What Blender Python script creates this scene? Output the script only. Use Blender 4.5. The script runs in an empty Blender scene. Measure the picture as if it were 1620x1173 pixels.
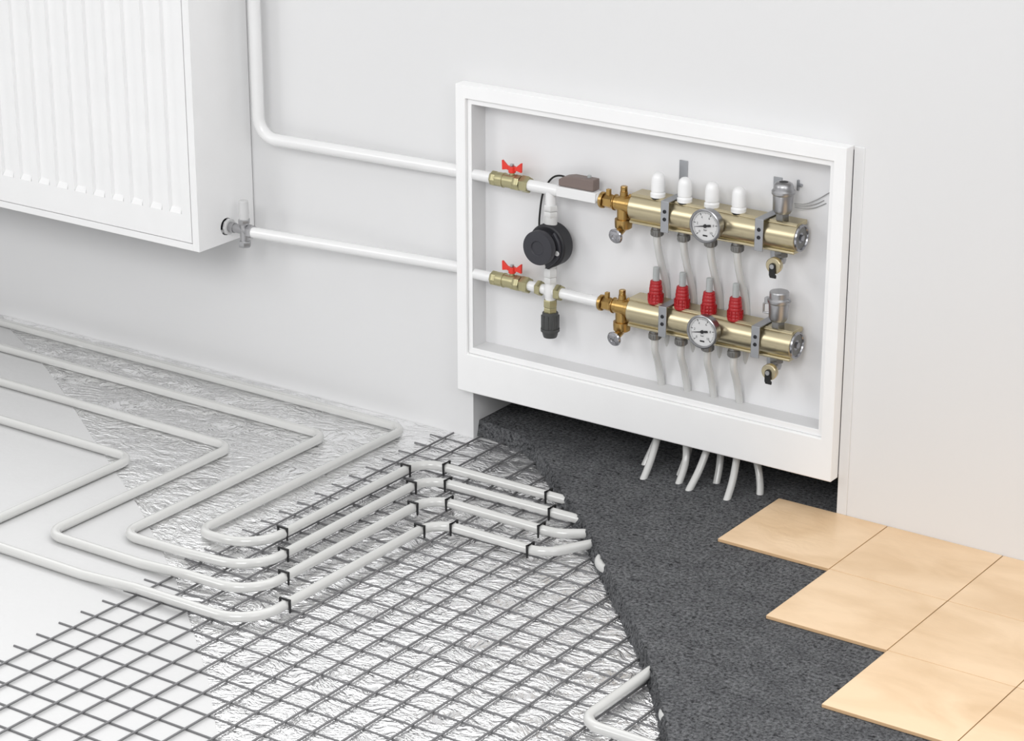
import bpy, bmesh, math, random
from mathutils import Vector, Matrix
PI = math.pi
scene = bpy.context.scene
COL = scene.collection

# ------------------------------------------------------------------ camera
cam_d = bpy.data.cameras.new('camera')
cam_d.lens = 86.374
cam_d.sensor_width = 36.0
cam_d.clip_start = 0.05
cam_d.clip_end = 100
cam = bpy.data.objects.new('camera', cam_d)
COL.objects.link(cam)
cam.location = (1.90504, -4.97608, 2.39779)
cam.rotation_euler = (math.radians(90 - 20.188), 0, math.radians(34.9077))
scene.camera = cam

# ------------------------------------------------------------------ world and lights
world = bpy.data.worlds.new('studio_sky')
scene.world = world
world.use_nodes = True
wn = world.node_tree
wn.nodes.clear()
w_out = wn.nodes.new('ShaderNodeOutputWorld')
w_bg = wn.nodes.new('ShaderNodeBackground')
w_tc = wn.nodes.new('ShaderNodeTexCoord')
w_sep = wn.nodes.new('ShaderNodeSeparateXYZ')
w_map = wn.nodes.new('ShaderNodeMapRange')
w_ramp = wn.nodes.new('ShaderNodeValToRGB')
w_map.inputs['From Min'].default_value = -1
w_map.inputs['From Max'].default_value = 1
cr = w_ramp.color_ramp
cr.elements[0].position = 0.40
cr.elements[0].color = (0.35, 0.35, 0.355, 1)
cr.elements[1].position = 0.92
cr.elements[1].color = (1.0, 1.0, 1.0, 1)
e = cr.elements.new(0.60)
e.color = (0.62, 0.62, 0.625, 1)
wn.links.new(w_tc.outputs['Generated'], w_sep.inputs[0])
wn.links.new(w_sep.outputs['Z'], w_map.inputs['Value'])
wn.links.new(w_map.outputs[0], w_ramp.inputs[0])
# brighter sky above and behind the wall
w_my = wn.nodes.new('ShaderNodeMapRange'); w_my.interpolation_type = 'SMOOTHSTEP'
w_my.inputs['From Min'].default_value = -0.15
w_my.inputs['From Max'].default_value = 0.65
w_mz = wn.nodes.new('ShaderNodeMapRange'); w_mz.interpolation_type = 'SMOOTHSTEP'
w_mz.inputs['From Min'].default_value = 0.15
w_mz.inputs['From Max'].default_value = 0.60
w_mul = wn.nodes.new('ShaderNodeMath'); w_mul.operation = 'MULTIPLY'
w_k = wn.nodes.new('ShaderNodeMath'); w_k.operation = 'MULTIPLY'; w_k.inputs[1].default_value = 2.3
w_add = wn.nodes.new('ShaderNodeMix'); w_add.data_type = 'RGBA'; w_add.blend_type = 'ADD'; w_add.inputs[0].default_value = 1.0
w_add.clamp_result = False
wn.links.new(w_sep.outputs['Y'], w_my.inputs['Value'])
wn.links.new(w_sep.outputs['Z'], w_mz.inputs['Value'])
wn.links.new(w_my.outputs[0], w_mul.inputs[0]); wn.links.new(w_mz.outputs[0], w_mul.inputs[1])
wn.links.new(w_mul.outputs[0], w_k.inputs[0])
wn.links.new(w_ramp.outputs[0], w_add.inputs[6]); wn.links.new(w_k.outputs[0], w_add.inputs[7])
wn.links.new(w_add.outputs[2], w_bg.inputs['Color'])
wn.links.new(w_bg.outputs[0], w_out.inputs['Surface'])
w_bg.inputs['Strength'].default_value = 0.86


def area_light(name, loc, target, size, power, col=(1, 1, 1)):
    d = bpy.data.lights.new(name, 'AREA')
    d.shape = 'RECTANGLE'
    d.size, d.size_y = size
    d.energy = power
    d.color = col
    o = bpy.data.objects.new(name, d)
    o.location = loc
    o.rotation_euler = (Vector(target) - Vector(loc)).to_track_quat('-Z', 'Y').to_euler()
    COL.objects.link(o)
    return o


area_light('front_softbox', (0.9, -8.0, 5.2), (-1.0, -0.2, 0.4), (3.6, 2.6), 215)
area_light('left_softbox', (-5.4, -6.6, 4.0), (-1.2, -0.1, 0.5), (2.2, 3.0), 80)
area_light('right_softbox', (3.6, -3.2, 3.0), (-0.4, 0.0, 0.7), (1.8, 1.8), 40)
area_light('ceiling_softbox', (1.2, -2.2, 4.8), (0.0, -0.3, 0.4), (2.4, 2.0), 12)

scene.view_settings.view_transform = 'Standard'
scene.view_settings.look = 'None'
scene.view_settings.gamma = 1.0
scene.view_settings.use_curve_mapping = False
scene.view_settings.exposure = 0.05


# ------------------------------------------------------------------ materials
def mat(name, col, rough=0.5, metal=0.0, coat=0.0, bump=None, mottle=None, spec=0.5):
    """bump = (noise scale, strength, distance); mottle = (noise scale, amount)"""
    m = bpy.data.materials.new(name)
    m.use_nodes = True
    nt = m.node_tree
    b = nt.nodes['Principled BSDF']
    b.inputs['Base Color'].default_value = (*col, 1)
    b.inputs['Roughness'].default_value = rough
    b.inputs['Metallic'].default_value = metal
    b.inputs['Coat Weight'].default_value = coat
    b.inputs['Specular IOR Level'].default_value = spec
    tc = nt.nodes.new('ShaderNodeTexCoord')
    if mottle is None:
        mottle = (9.0, 0.03)
    n = nt.nodes.new('ShaderNodeTexNoise')
    n.inputs['Scale'].default_value = mottle[0]
    n.inputs['Detail'].default_value = 4
    mx = nt.nodes.new('ShaderNodeMix')
    mx.data_type = 'RGBA'
    k = mottle[1]
    mx.inputs[6].default_value = (*[c * (1 - k) for c in col], 1)
    mx.inputs[7].default_value = (*[min(1, c * (1 + k)) for c in col], 1)
    nt.links.new(tc.outputs['Object'], n.inputs['Vector'])
    nt.links.new(n.outputs['Fac'], mx.inputs[0])
    nt.links.new(mx.outputs[2], b.inputs['Base Color'])
    if bump:
        n2 = nt.nodes.new('ShaderNodeTexNoise')
        n2.inputs['Scale'].default_value = bump[0]
        n2.inputs['Detail'].default_value = 5
        bp = nt.nodes.new('ShaderNodeBump')
        bp.inputs['Strength'].default_value = bump[1]
        bp.inputs['Distance'].default_value = bump[2]
        nt.links.new(tc.outputs['Object'], n2.inputs['Vector'])
        nt.links.new(n2.outputs['Fac'], bp.inputs['Height'])
        nt.links.new(bp.outputs[0], b.inputs['Normal'])
    return m


M = {}
M['wall'] = mat('wall_paint', (0.745, 0.745, 0.748), 0.75, bump=(160, 0.05, 0.002), mottle=(1.5, 0.012))
M['enamel'] = mat('radiator_enamel', (0.86, 0.86, 0.86), 0.4)
M['frame'] = mat('white_lacquer', (0.90, 0.90, 0.90), 0.35)
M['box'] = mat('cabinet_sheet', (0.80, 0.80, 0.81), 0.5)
M['boxshade'] = mat('cabinet_sheet_shaded', (0.70, 0.70, 0.705), 0.5)  # darker copy of the cabinet sheet, with the interior shade put into its colour
M['wpipe'] = mat('white_pipe', (0.80, 0.80, 0.80), 0.22, coat=0.3)
M['fpipe'] = mat('heating_pipe_plastic', (0.60, 0.60, 0.585), 0.18, coat=0.8)
M['board'] = mat('white_insulation', (0.60, 0.60, 0.60), 0.7, bump=(60, 0.25, 0.004), mottle=(6, 0.02))
M['steel'] = mat('mesh_steel', (0.17, 0.17, 0.175), 0.45, metal=0.35, bump=(300, 0.2, 0.001))
M['black'] = mat('black_plastic', (0.008, 0.008, 0.009), 0.4)
M['joint'] = mat('dark_grout', (0.07, 0.045, 0.025), 0.9)
M['tile'] = mat('tan_tile', (0.80, 0.57, 0.34), 0.28)
M['tile_edge'] = mat('tile_body', (0.68, 0.45, 0.25), 0.7)
M['barbrass'] = mat('satin_brass', (0.56, 0.49, 0.33), 0.31, metal=1.0)
M['brass'] = mat('bronze_brass', (0.45, 0.29, 0.105), 0.3, metal=1.0, bump=(120, 0.1, 0.001))
M['olive'] = mat('pale_brass', (0.45, 0.415, 0.245), 0.38, metal=0.85, bump=(150, 0.12, 0.001))
M['silver'] = mat('satin_nickel', (0.46, 0.46, 0.47), 0.34, metal=1.0)
M['dsteel'] = mat('dark_nickel', (0.24, 0.235, 0.225), 0.35, metal=0.9)
M['chrome'] = mat('chrome', (0.38, 0.38, 0.40), 0.2, metal=1.0)
M['strap'] = mat('zinc_strap', (0.40, 0.41, 0.43), 0.38, metal=0.9, bump=(220, 0.15, 0.001))
M['pump'] = mat('pump_plastic', (0.032, 0.032, 0.040), 0.5)
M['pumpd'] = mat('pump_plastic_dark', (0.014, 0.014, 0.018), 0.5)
M['red'] = mat('red_lacquer', (0.75, 0.035, 0.02), 0.35)
M['dred'] = mat('red_plastic', (0.38, 0.008, 0.012), 0.35)
M['stem'] = mat('grey_sight_tube', (0.40, 0.42, 0.42), 0.3)
M['brown'] = mat('brown_plastic', (0.19, 0.145, 0.13), 0.5)
M['cap'] = mat('white_plastic', (0.86, 0.86, 0.86), 0.3, coat=0.3)
M['gcap'] = mat('grey_white_plastic', (0.62, 0.62, 0.62), 0.45)
M['wfit'] = mat('white_fitting', (0.68, 0.68, 0.675), 0.35)
M['dcap'] = mat('charcoal_plastic', (0.055, 0.057, 0.057), 0.5)
M['dial'] = mat('dial_white', (0.64, 0.64, 0.64), 0.6)
M['ink'] = mat('dial_ink', (0.02, 0.02, 0.022), 0.6)
M['wire'] = mat('grey_wire', (0.30, 0.30, 0.30), 0.5)
M['bezel'] = mat('gauge_steel', (0.34, 0.34, 0.35), 0.3, metal=1.0)
M['rubber'] = mat('black_rubber', (0.006, 0.006, 0.006), 0.5)


def foil_material():
    m = bpy.data.materials.new('crinkled_foil')
    m.use_nodes = True
    nt = m.node_tree
    L = nt.links.new
    b = nt.nodes['Principled BSDF']
    b.inputs['Base Color'].default_value = (0.98, 0.98, 0.985, 1)
    b.inputs['Metallic'].default_value = 0.92
    b.inputs['Roughness'].default_value = 0.16
    tc = nt.nodes.new('ShaderNodeTexCoord')
    # warp the lookup so the creases curl
    wn_ = nt.nodes.new('ShaderNodeTexNoise')
    wn_.inputs['Scale'].default_value = 7.0
    wn_.inputs['Detail'].default_value = 2
    sub = nt.nodes.new('ShaderNodeVectorMath'); sub.operation = 'SUBTRACT'
    sub.inputs[1].default_value = (0.5, 0.5, 0.5)
    scl = nt.nodes.new('ShaderNodeVectorMath'); scl.operation = 'SCALE'
    scl.inputs['Scale'].default_value = 0.16
    add = nt.nodes.new('ShaderNodeVectorMath'); add.operation = 'ADD'
    L(tc.outputs['Object'], wn_.inputs['Vector'])
    L(wn_.outputs['Color'], sub.inputs[0]); L(sub.outputs[0], scl.inputs[0])
    L(tc.outputs['Object'], add.inputs[0]); L(scl.outputs[0], add.inputs[1])
    heights = []
    for rot, sc, sx, sy, w in ((0.5, 24, 0.4, 1.5, 1.0), (1.5, 22, 0.5, 1.4, 0.8), (-0.4, 55, 0.5, 1.3, 0.55), (0.9, 100, 0.6, 1.3, 0.34)):
        mp = nt.nodes.new('ShaderNodeMapping')
        mp.inputs['Rotation'].default_value = (0, 0, rot)
        mp.inputs['Scale'].default_value = (sx, sy, 1)
        nz = nt.nodes.new('ShaderNodeTexNoise')
        nz.inputs['Scale'].default_value = sc
        nz.inputs['Detail'].default_value = 3
        nz.inputs['Roughness'].default_value = 0.5
        # ridges: |n - 0.5|
        s_ = nt.nodes.new('ShaderNodeMath'); s_.operation = 'SUBTRACT'; s_.inputs[1].default_value = 0.5
        a_ = nt.nodes.new('ShaderNodeMath'); a_.operation = 'ABSOLUTE'
        p_ = nt.nodes.new('ShaderNodeMath'); p_.operation = 'MULTIPLY'; p_.inputs[1].default_value = -w
        L(add.outputs[0], mp.inputs['Vector']); L(mp.outputs[0], nz.inputs['Vector'])
        L(nz.outputs['Fac'], s_.inputs[0]); L(s_.outputs[0], a_.inputs[0]); L(a_.outputs[0], p_.inputs[0])
        heights.append(p_)
    t = heights[0]
    for h in heights[1:]:
        ad = nt.nodes.new('ShaderNodeMath'); ad.operation = 'ADD'
        L(t.outputs[0], ad.inputs[0]); L(h.outputs[0], ad.inputs[1])
        t = ad
    bp = nt.nodes.new('ShaderNodeBump')
    bp.inputs['Strength'].default_value = 1.0
    bp.inputs['Distance'].default_value = 0.0115
    L(t.outputs[0], bp.inputs['Height'])
    L(bp.outputs[0], b.inputs['Normal'])
    return m


def concrete_material():
    m = bpy.data.materials.new('dark_screed')
    m.use_nodes = True
    nt = m.node_tree
    L = nt.links.new
    b = nt.nodes['Principled BSDF']
    b.inputs['Roughness'].default_value = 0.9
    b.inputs['Specular IOR Level'].default_value = 0.25
    tc = nt.nodes.new('ShaderNodeTexCoord')
    n1 = nt.nodes.new('ShaderNodeTexNoise'); n1.inputs['Scale'].default_value = 115; n1.inputs['Detail'].default_value = 7; n1.inputs['Roughness'].default_value = 0.8
    n2 = nt.nodes.new('ShaderNodeTexNoise'); n2.inputs['Scale'].default_value = 16; n2.inputs['Detail'].default_value = 3
    r1 = nt.nodes.new('ShaderNodeValToRGB')
    r1.color_ramp.elements[0].position = 0.38; r1.color_ramp.elements[0].color = (0.020, 0.021, 0.024, 1)
    r1.color_ramp.elements[1].position = 0.60; r1.color_ramp.elements[1].color = (0.27, 0.276, 0.286, 1)
    mx = nt.nodes.new('ShaderNodeMix'); mx.data_type = 'RGBA'; mx.blend_type = 'MULTIPLY'; mx.inputs[0].default_value = 0.5
    r2 = nt.nodes.new('ShaderNodeValToRGB')
    r2.color_ramp.elements[0].position = 0.35; r2.color_ramp.elements[0].color = (0.5, 0.5, 0.52, 1)
    r2.color_ramp.elements[1].position = 0.65; r2.color_ramp.elements[1].color = (1, 1, 1, 1)
    n3 = nt.nodes.new('ShaderNodeTexNoise'); n3.inputs['Scale'].default_value = 48; n3.inputs['Detail'].default_value = 2
    r3 = nt.nodes.new('ShaderNodeValToRGB')
    r3.color_ramp.elements[0].position = 0.26; r3.color_ramp.elements[0].color = (0.30, 0.30, 0.31, 1)
    r3.color_ramp.elements[1].position = 0.34; r3.color_ramp.elements[1].color = (1, 1, 1, 1)
    mx3 = nt.nodes.new('ShaderNodeMix'); mx3.data_type = 'RGBA'; mx3.blend_type = 'MULTIPLY'; mx3.inputs[0].default_value = 1.0
    L(tc.outputs['Object'], n3.inputs['Vector']); L(n3.outputs['Fac'], r3.inputs[0]); L(r3.outputs[0], mx3.inputs[7])
    bp = nt.nodes.new('ShaderNodeBump'); bp.inputs['Strength'].default_value = 1.0; bp.inputs['Distance'].default_value = 0.008
    for n in (n1, n2):
        L(tc.outputs['Object'], n.inputs['Vector'])
    L(n1.outputs['Fac'], r1.inputs[0]); L(n2.outputs['Fac'], r2.inputs[0])
    L(r1.outputs[0], mx.inputs[6]); L(r2.outputs[0], mx.inputs[7])
    L(mx.outputs[2], mx3.inputs[6]); L(mx3.outputs[2], b.inputs['Base Color'])
    L(n1.outputs['Fac'], bp.inputs['Height']); L(bp.outputs[0], b.inputs['Normal'])
    return m


def tile_material():
    m = bpy.data.materials.new('tan_ceramic')
    m.use_nodes = True
    nt = m.node_tree
    L = nt.links.new
    b = nt.nodes['Principled BSDF']
    b.inputs['Roughness'].default_value = 0.3
    b.inputs['Specular IOR Level'].default_value = 0.35
    tc = nt.nodes.new('ShaderNodeTexCoord')
    mp = nt.nodes.new('ShaderNodeMapping'); mp.inputs['Scale'].default_value = (0.8, 1.6, 1); mp.inputs['Rotation'].default_value = (0, 0, 0.5)
    n1 = nt.nodes.new('ShaderNodeTexNoise'); n1.inputs['Scale'].default_value = 5; n1.inputs['Detail'].default_value = 5; n1.inputs['Distortion'].default_value = 0.6
    r1 = nt.nodes.new('ShaderNodeValToRGB')
    r1.color_ramp.elements[0].position = 0.33; r1.color_ramp.elements[0].color = (0.73, 0.515, 0.31, 1)
    r1.color_ramp.elements[1].position = 0.62; r1.color_ramp.elements[1].color = (0.86, 0.64, 0.42, 1)
    n2 = nt.nodes.new('ShaderNodeTexNoise'); n2.inputs['Scale'].default_value = 22; n2.inputs['Detail'].default_value = 4; n2.inputs['Distortion'].default_value = 1.0
    bp = nt.nodes.new('ShaderNodeBump'); bp.inputs['Strength'].default_value = 0.25; bp.inputs['Distance'].default_value = 0.004
    L(tc.outputs['Object'], mp.inputs['Vector'])
    L(mp.outputs[0], n1.inputs['Vector']); L(mp.outputs[0], n2.inputs['Vector'])
    L(n1.outputs['Fac'], r1.inputs[0]); L(r1.outputs[0], b.inputs['Base Color'])
    L(n2.outputs['Fac'], bp.inputs['Height']); L(bp.outputs[0], b.inputs['Normal'])
    return m


M['foil'] = foil_material()
M['concrete'] = concrete_material()
M['tile'] = tile_material()


# ------------------------------------------------------------------ mesh helpers
class MB:
    """collects shapes and links them as ONE mesh object"""

    def __init__(self):
        self.bm = bmesh.new()

    def box(self, x0, x1, y0, y1, z0, z1):
        v = [self.bm.verts.new(p) for p in ((x0, y0, z0), (x1, y0, z0), (x1, y1, z0), (x0, y1, z0),
                                            (x0, y0, z1), (x1, y0, z1), (x1, y1, z1), (x0, y1, z1))]
        for f in ((3, 2, 1, 0), (4, 5, 6, 7), (0, 1, 5, 4), (1, 2, 6, 5), (2, 3, 7, 6), (3, 0, 4, 7)):
            self.bm.faces.new([v[i] for i in f])
        return self

    def lathe(self, base, axis, prof, n=32, cap=True, phase=0.0):
        """prof = [(distance along axis, radius)...]"""
        base = Vector(base)
        a = Vector(axis).normalized()
        u = a.orthogonal().normalized() if abs(a.z) < 0.99 else Vector((1, 0, 0))
        if abs(a.z) < 0.99:
            u = (Vector((0, 0, 1)) - a * a.z).normalized()
        w = a.cross(u)
        rings = []
        for d, r in prof:
            if r < 1e-6:
                rings.append([self.bm.verts.new(base + a * d)])
            else:
                rings.append([self.bm.verts.new(base + a * d + (u * math.cos(t) + w * math.sin(t)) * r)
                              for t in (2 * PI * i / n + phase for i in range(n))])
        for r0, r1 in zip(rings, rings[1:]):
            if len(r0) == 1 and len(r1) == 1:
                continue
            for i in range(n):
                j = (i + 1) % n
                if len(r0) == 1:
                    self.bm.faces.new((r0[0], r1[j], r1[i]))
                elif len(r1) == 1:
                    self.bm.faces.new((r0[i], r0[j], r1[0]))
                else:
                    self.bm.faces.new((r0[i], r0[j], r1[j], r1[i]))
        if cap:
            if len(rings[0]) > 1:
                self.bm.faces.new(list(reversed(rings[0])))
            if len(rings[-1]) > 1:
                self.bm.faces.new(rings[-1])
        return self

    def cyl(self, p0, p1, r, n=32):
        p0, p1 = Vector(p0), Vector(p1)
        return self.lathe(p0, p1 - p0, [(0, r), ((p1 - p0).length, r)], n)

    def nut(self, p0, p1, r, n=6, phase=0.0):
        """hexagonal nut with chamfered ends, r = corner radius"""
        p0, p1 = Vector(p0), Vector(p1)
        h = (p1 - p0).length
        c = min(0.12 * r, 0.2 * h)
        return self.lathe(p0, p1 - p0, [(0, r * 0.93), (c, r), (h - c, r), (h, r * 0.93)], n, phase=phase)

    def tube(self, pts, r, n=20, cap=True, square=False):
        pts = [Vector(p) for p in pts]
        if square:
            n = 4
        tang = []
        for i in range(len(pts)):
            a = pts[max(0, i - 1)]
            b = pts[min(len(pts) - 1, i + 1)]
            tang.append((b - a).normalized())
        t0 = tang[0]
        ref = Vector((0, 0, 1)) if abs(t0.z) < 0.9 else Vector((0, 1, 0))
        u = (ref - t0 * ref.dot(t0)).normalized()
        rings = []
        for i, (p, t) in enumerate(zip(pts, tang)):
            u = (u - t * u.dot(t)).normalized()
            w = t.cross(u)
            k = 1.0
            if square and 0 < i < len(pts) - 1:
                c = (pts[i] - pts[i - 1]).normalized().dot((pts[i + 1] - pts[i]).normalized())
                k = 1.0 / max(0.5, math.sqrt((1 + c) / 2))
            off = PI / 4 if square else 0
            ring = []
            for q in range(n):
                ang = 2 * PI * q / n + off
                ring.append(self.bm.verts.new(p + (u * math.cos(ang) + w * math.sin(ang)) * r * (k if square else 1)))
            rings.append(ring)
        for r0, r1 in zip(rings, rings[1:]):
            for i in range(n):
                j = (i + 1) % n
                self.bm.faces.new((r0[i], r0[j], r1[j], r1[i]))
        if cap:
            self.bm.faces.new(list(reversed(rings[0])))
            self.bm.faces.new(rings[-1])
        return self

    def prism(self, poly, axis, a0, a1):
        """poly = list of 2-D points in the plane normal to axis ('x': y,z  'y': x,z  'z': x,y)"""
        def P(p, a):
            return {'x': (a, p[0], p[1]), 'y': (p[0], a, p[1]), 'z': (p[0], p[1], a)}[axis]
        lo = [self.bm.verts.new(P(p, a0)) for p in poly]
        hi = [self.bm.verts.new(P(p, a1)) for p in poly]
        n = len(poly)
        self.bm.faces.new(list(reversed(lo)))
        self.bm.faces.new(hi)
        for i in range(n):
            j = (i + 1) % n
            self.bm.faces.new((lo[i], lo[j], hi[j], hi[i]))
        return self

    def build(self, name, material, parent=None, bevel=0.0, segs=2, sharp=32):
        bm = self.bm
        bmesh.ops.recalc_face_normals(bm, faces=bm.faces[:])
        lim = math.radians(sharp)
        for f in bm.faces:
            f.smooth = True
        for ed in bm.edges:
            if len(ed.link_faces) == 2:
                ed.smooth = ed.calc_face_angle(0) < lim
            else:
                ed.smooth = False
        me = bpy.data.meshes.new(name)
        bm.to_mesh(me)
        bm.free()
        me.materials.append(material)
        o = bpy.data.objects.new(name, me)
        COL.objects.link(o)
        if parent:
            o.parent = parent
            # geometry is written in world space; keep it there
            if parent.type == 'EMPTY':
                o.matrix_parent_inverse = Matrix.Translation(parent.location).inverted()
        if bevel:
            md = o.modifiers.new('bevel', 'BEVEL')
            md.width = bevel
            md.segments = segs
            md.limit_method = 'ANGLE'
            md.angle_limit = math.radians(40)
            md.harden_normals = False
        return o


def tag(o, label, cat=None, group=None, kind=None):
    if label:
        o['label'] = label
    if cat:
        o['category'] = cat
    if group:
        o['group'] = group
    if kind:
        o['kind'] = kind
    return o


def thing(name, loc, label, cat, group=None):
    o = bpy.data.objects.new(name, None)
    o.empty_display_size = 0.02
    o.location = loc
    COL.objects.link(o)
    return tag(o, label, cat, group)


def copy_tree(o, parent=None, shift=None):
    c = o.copy()
    COL.objects.link(c)
    if parent:
        c.parent = parent
        c.matrix_parent_inverse = o.matrix_parent_inverse.copy()
    if shift is not None:
        c.location = Vector(o.location) + Vector(shift)
    for ch in list(o.children):
        copy_tree(ch, c)
    return c


def fillet(pts, radii, seg=10):
    """polyline with rounded corners; radii per inner vertex"""
    pts = [Vector(p) for p in pts]
    out = [pts[0]]
    for i in range(1, len(pts) - 1):
        a, b, c = pts[i - 1], pts[i], pts[i + 1]
        d0 = (a - b).normalized()
        d1 = (c - b).normalized()
        ang = d0.angle(d1)
        if PI - ang < 0.02:
            out.append(b)
            continue
        r = radii[i - 1] if isinstance(radii, (list, tuple)) else radii
        t = min(r / math.tan(ang / 2), (a - b).length * 0.49, (c - b).length * 0.49)
        r = t * math.tan(ang / 2)
        cen = b + (d0 + d1).normalized() * (r / math.sin(ang / 2))
        s = b + d0 * t - cen
        e_ = b + d1 * t - cen
        tot = s.angle(e_)
        axis = s.cross(e_).normalized()
        for k in range(seg + 1):
            out.append(cen + Matrix.Rotation(tot * k / seg, 3, axis) @ s)
    out.append(pts[-1])
    return out


def smooth_path(pts, n=8):
    """Catmull-Rom through the points"""
    P = [Vector(p) for p in pts]
    P = [P[0] * 2 - P[1]] + P + [P[-1] * 2 - P[-2]]
    out = []
    for i in range(1, len(P) - 2):
        p0, p1, p2, p3 = P[i - 1:i + 3]
        for k in range(n):
            t = k / n
            out.append(0.5 * ((2 * p1) + (p2 - p0) * t + (2 * p0 - 5 * p1 + 4 * p2 - p3) * t * t
                              + (3 * p1 - p0 - 3 * p2 + p3) * t ** 3))
    out.append(P[-2])
    return out


# ------------------------------------------------------------------ setting
Z_FOIL = -0.0525      # top of the foil; the tile tops are z = 0
Z_SLAB = -0.0085

f = MB().box(-5.5, 3.2, -5.6, 0.30, -0.12, -0.0535).build('floor', M['board'])
tag(f, 'white insulation board base of the floor', kind='structure')

# wall with the niche for the cabinet: x -1.694..-0.600, z up to 0.915
w = MB()
HX0, HX1, HZ = -1.6935, -0.6, 0.915
WZ = 1.55
w.box(-5.5, HX0, 0, 0.30, -0.0535, WZ)
w.box(HX1, 3.2, 0, 0.30, -0.0535, WZ)
w.box(HX0, HX1, 0, 0.30, HZ, WZ)
w.box(HX0, HX1, 0.24, 0.30, -0.0535, HZ)
wl = w.build('wall_back', M['wall'])
tag(wl, 'white painted wall with a low niche', kind='structure')

tr = MB().box(-0.6, -0.5725, -0.0022, 0.001, -0.0005, 0.924).build('shade_band_1', M['wall'], bevel=0.0015)  # thin raised strip, made up to mimic a shading band of the wall
tag(tr, 'narrow strip added to mimic a shading band on the wall right of the cabinet', kind='structure')

# foil
foil_edge = [(-3.48, -0.002), (-3.348, -0.092), (-3.105, -0.223), (-3.013, -0.276), (-2.846, -0.381), (-2.543, -0.580),
             (-2.302, -0.736), (-2.113, -0.8585), (-1.884, -1.023), (-1.739, -1.132), (-1.604, -1.244),
             (-1.452, -1.371), (-1.330, -1.477), (-1.227, -1.578), (-1.141, -1.661), (-1.04, -1.78), (-0.90, -1.98), (-0.70, -2.35), (-0.55, -2.8)]
poly = foil_edge + [(0.6, -2.8), (0.6, -0.002)]
fo = MB().prism(poly, 'z', -0.0535, Z_FOIL).build('foil_sheet', M['foil'])
tag(fo, 'crinkled silver reflective foil sheet laid over the white board under the wire mesh', 'foil')

# slab of screed
random.seed(4)
edge = [(-1.6935, 0.026), (-1.6183, 0.016), (-1.5189, -0.0078), (-1.4539, -0.0495), (-1.3686, -0.1223), (-1.2866, -0.2034),
        (-1.2299, -0.2565), (-1.1598, -0.3163), (-1.0928, -0.3783), (-1.0283, -0.439), (-0.981, -0.4867), (-0.9118, -0.5564),
        (-0.8174, -0.6546), (-0.7316, -0.7399), (-0.641, -0.8351), (-0.5714, -0.9127), (-0.5053, -0.9884), (-0.4404, -1.0707),
        (-0.3819, -1.1496), (-0.3451, -1.2013), (-0.27, -1.32), (-0.19, -1.47), (-0.12, -1.64), (-0.06, -1.85), (0.0, -2.15)]
fine = smooth_path([(x, y, 0) for x, y in edge], 14)
sl = MB()
bm = sl.bm
rows = []
NL = 7
for i, p in enumerate(fine):
    a = fine[max(0, i - 1)]
    b = fine[min(len(fine) - 1, i + 1)]
    t = (b - a).normalized()
    nrm = Vector((t.y, -t.x, 0))          # towards the open floor
    if nrm.x > 0 and nrm.y > 0:
        nrm = -nrm
    col = []
    for k in range(NL):
        h = k / (NL - 1)
        z = -0.0525 + h * (0.0525 + Z_SLAB)
        out = 0.010 * (1 - h) + (random.uniform(-0.003, 0.003) if 0 < i < len(fine) - 1 else 0) * (1.0 if k < NL - 1 else 0.6)
        if k == NL - 1:
            z += random.uniform(-0.0012, 0.0004)
        x, y = p.x + nrm.x * out, p.y + nrm.y * out
        x = max(x, -1.6930)
        col.append(bm.verts.new((x, y, z)))
    rows.append(col)
for c0, c1 in zip(rows, rows[1:]):
    for k in range(NL - 1):
        bm.faces.new((c0[k], c1[k], c1[k + 1], c0[k + 1]))
rest = [(2.4, -2.15), (2.4, -0.001), (-0.601, -0.001), (-0.601, 0.239), (-1.6930, 0.239)]
top_rest = [bm.verts.new((x, y, Z_SLAB)) for x, y in rest]
bot_rest = [bm.verts.new((x, y, -0.0525)) for x, y in rest]
bm.faces.new([c[-1] for c in rows] + top_rest)
bm.faces.new(list(reversed([c[0] for c in rows] + bot_rest)))
ring_t = [rows[-1][-1]] + top_rest + [rows[0][-1]]
ring_b = [rows[-1][0]] + bot_rest + [rows[0][0]]
for i in range(len(ring_t) - 1):
    if i == 0:
        bm.faces.new([rows[-1][k] for k in range(NL)] + [ring_t[1], ring_b[1]])
    elif i == len(ring_t) - 2:
        bm.faces.new([rows[0][k] for k in range(NL)] + [ring_t[i], ring_b[i]])
    else:
        bm.faces.new((ring_b[i], ring_b[i + 1], ring_t[i + 1], ring_t[i]))
slab = sl.build('concrete_slab', M['concrete'], sharp=50)
tag(slab, 'dark grey rough concrete screed slab with a curved broken edge over the mesh', 'concrete slab')

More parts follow.
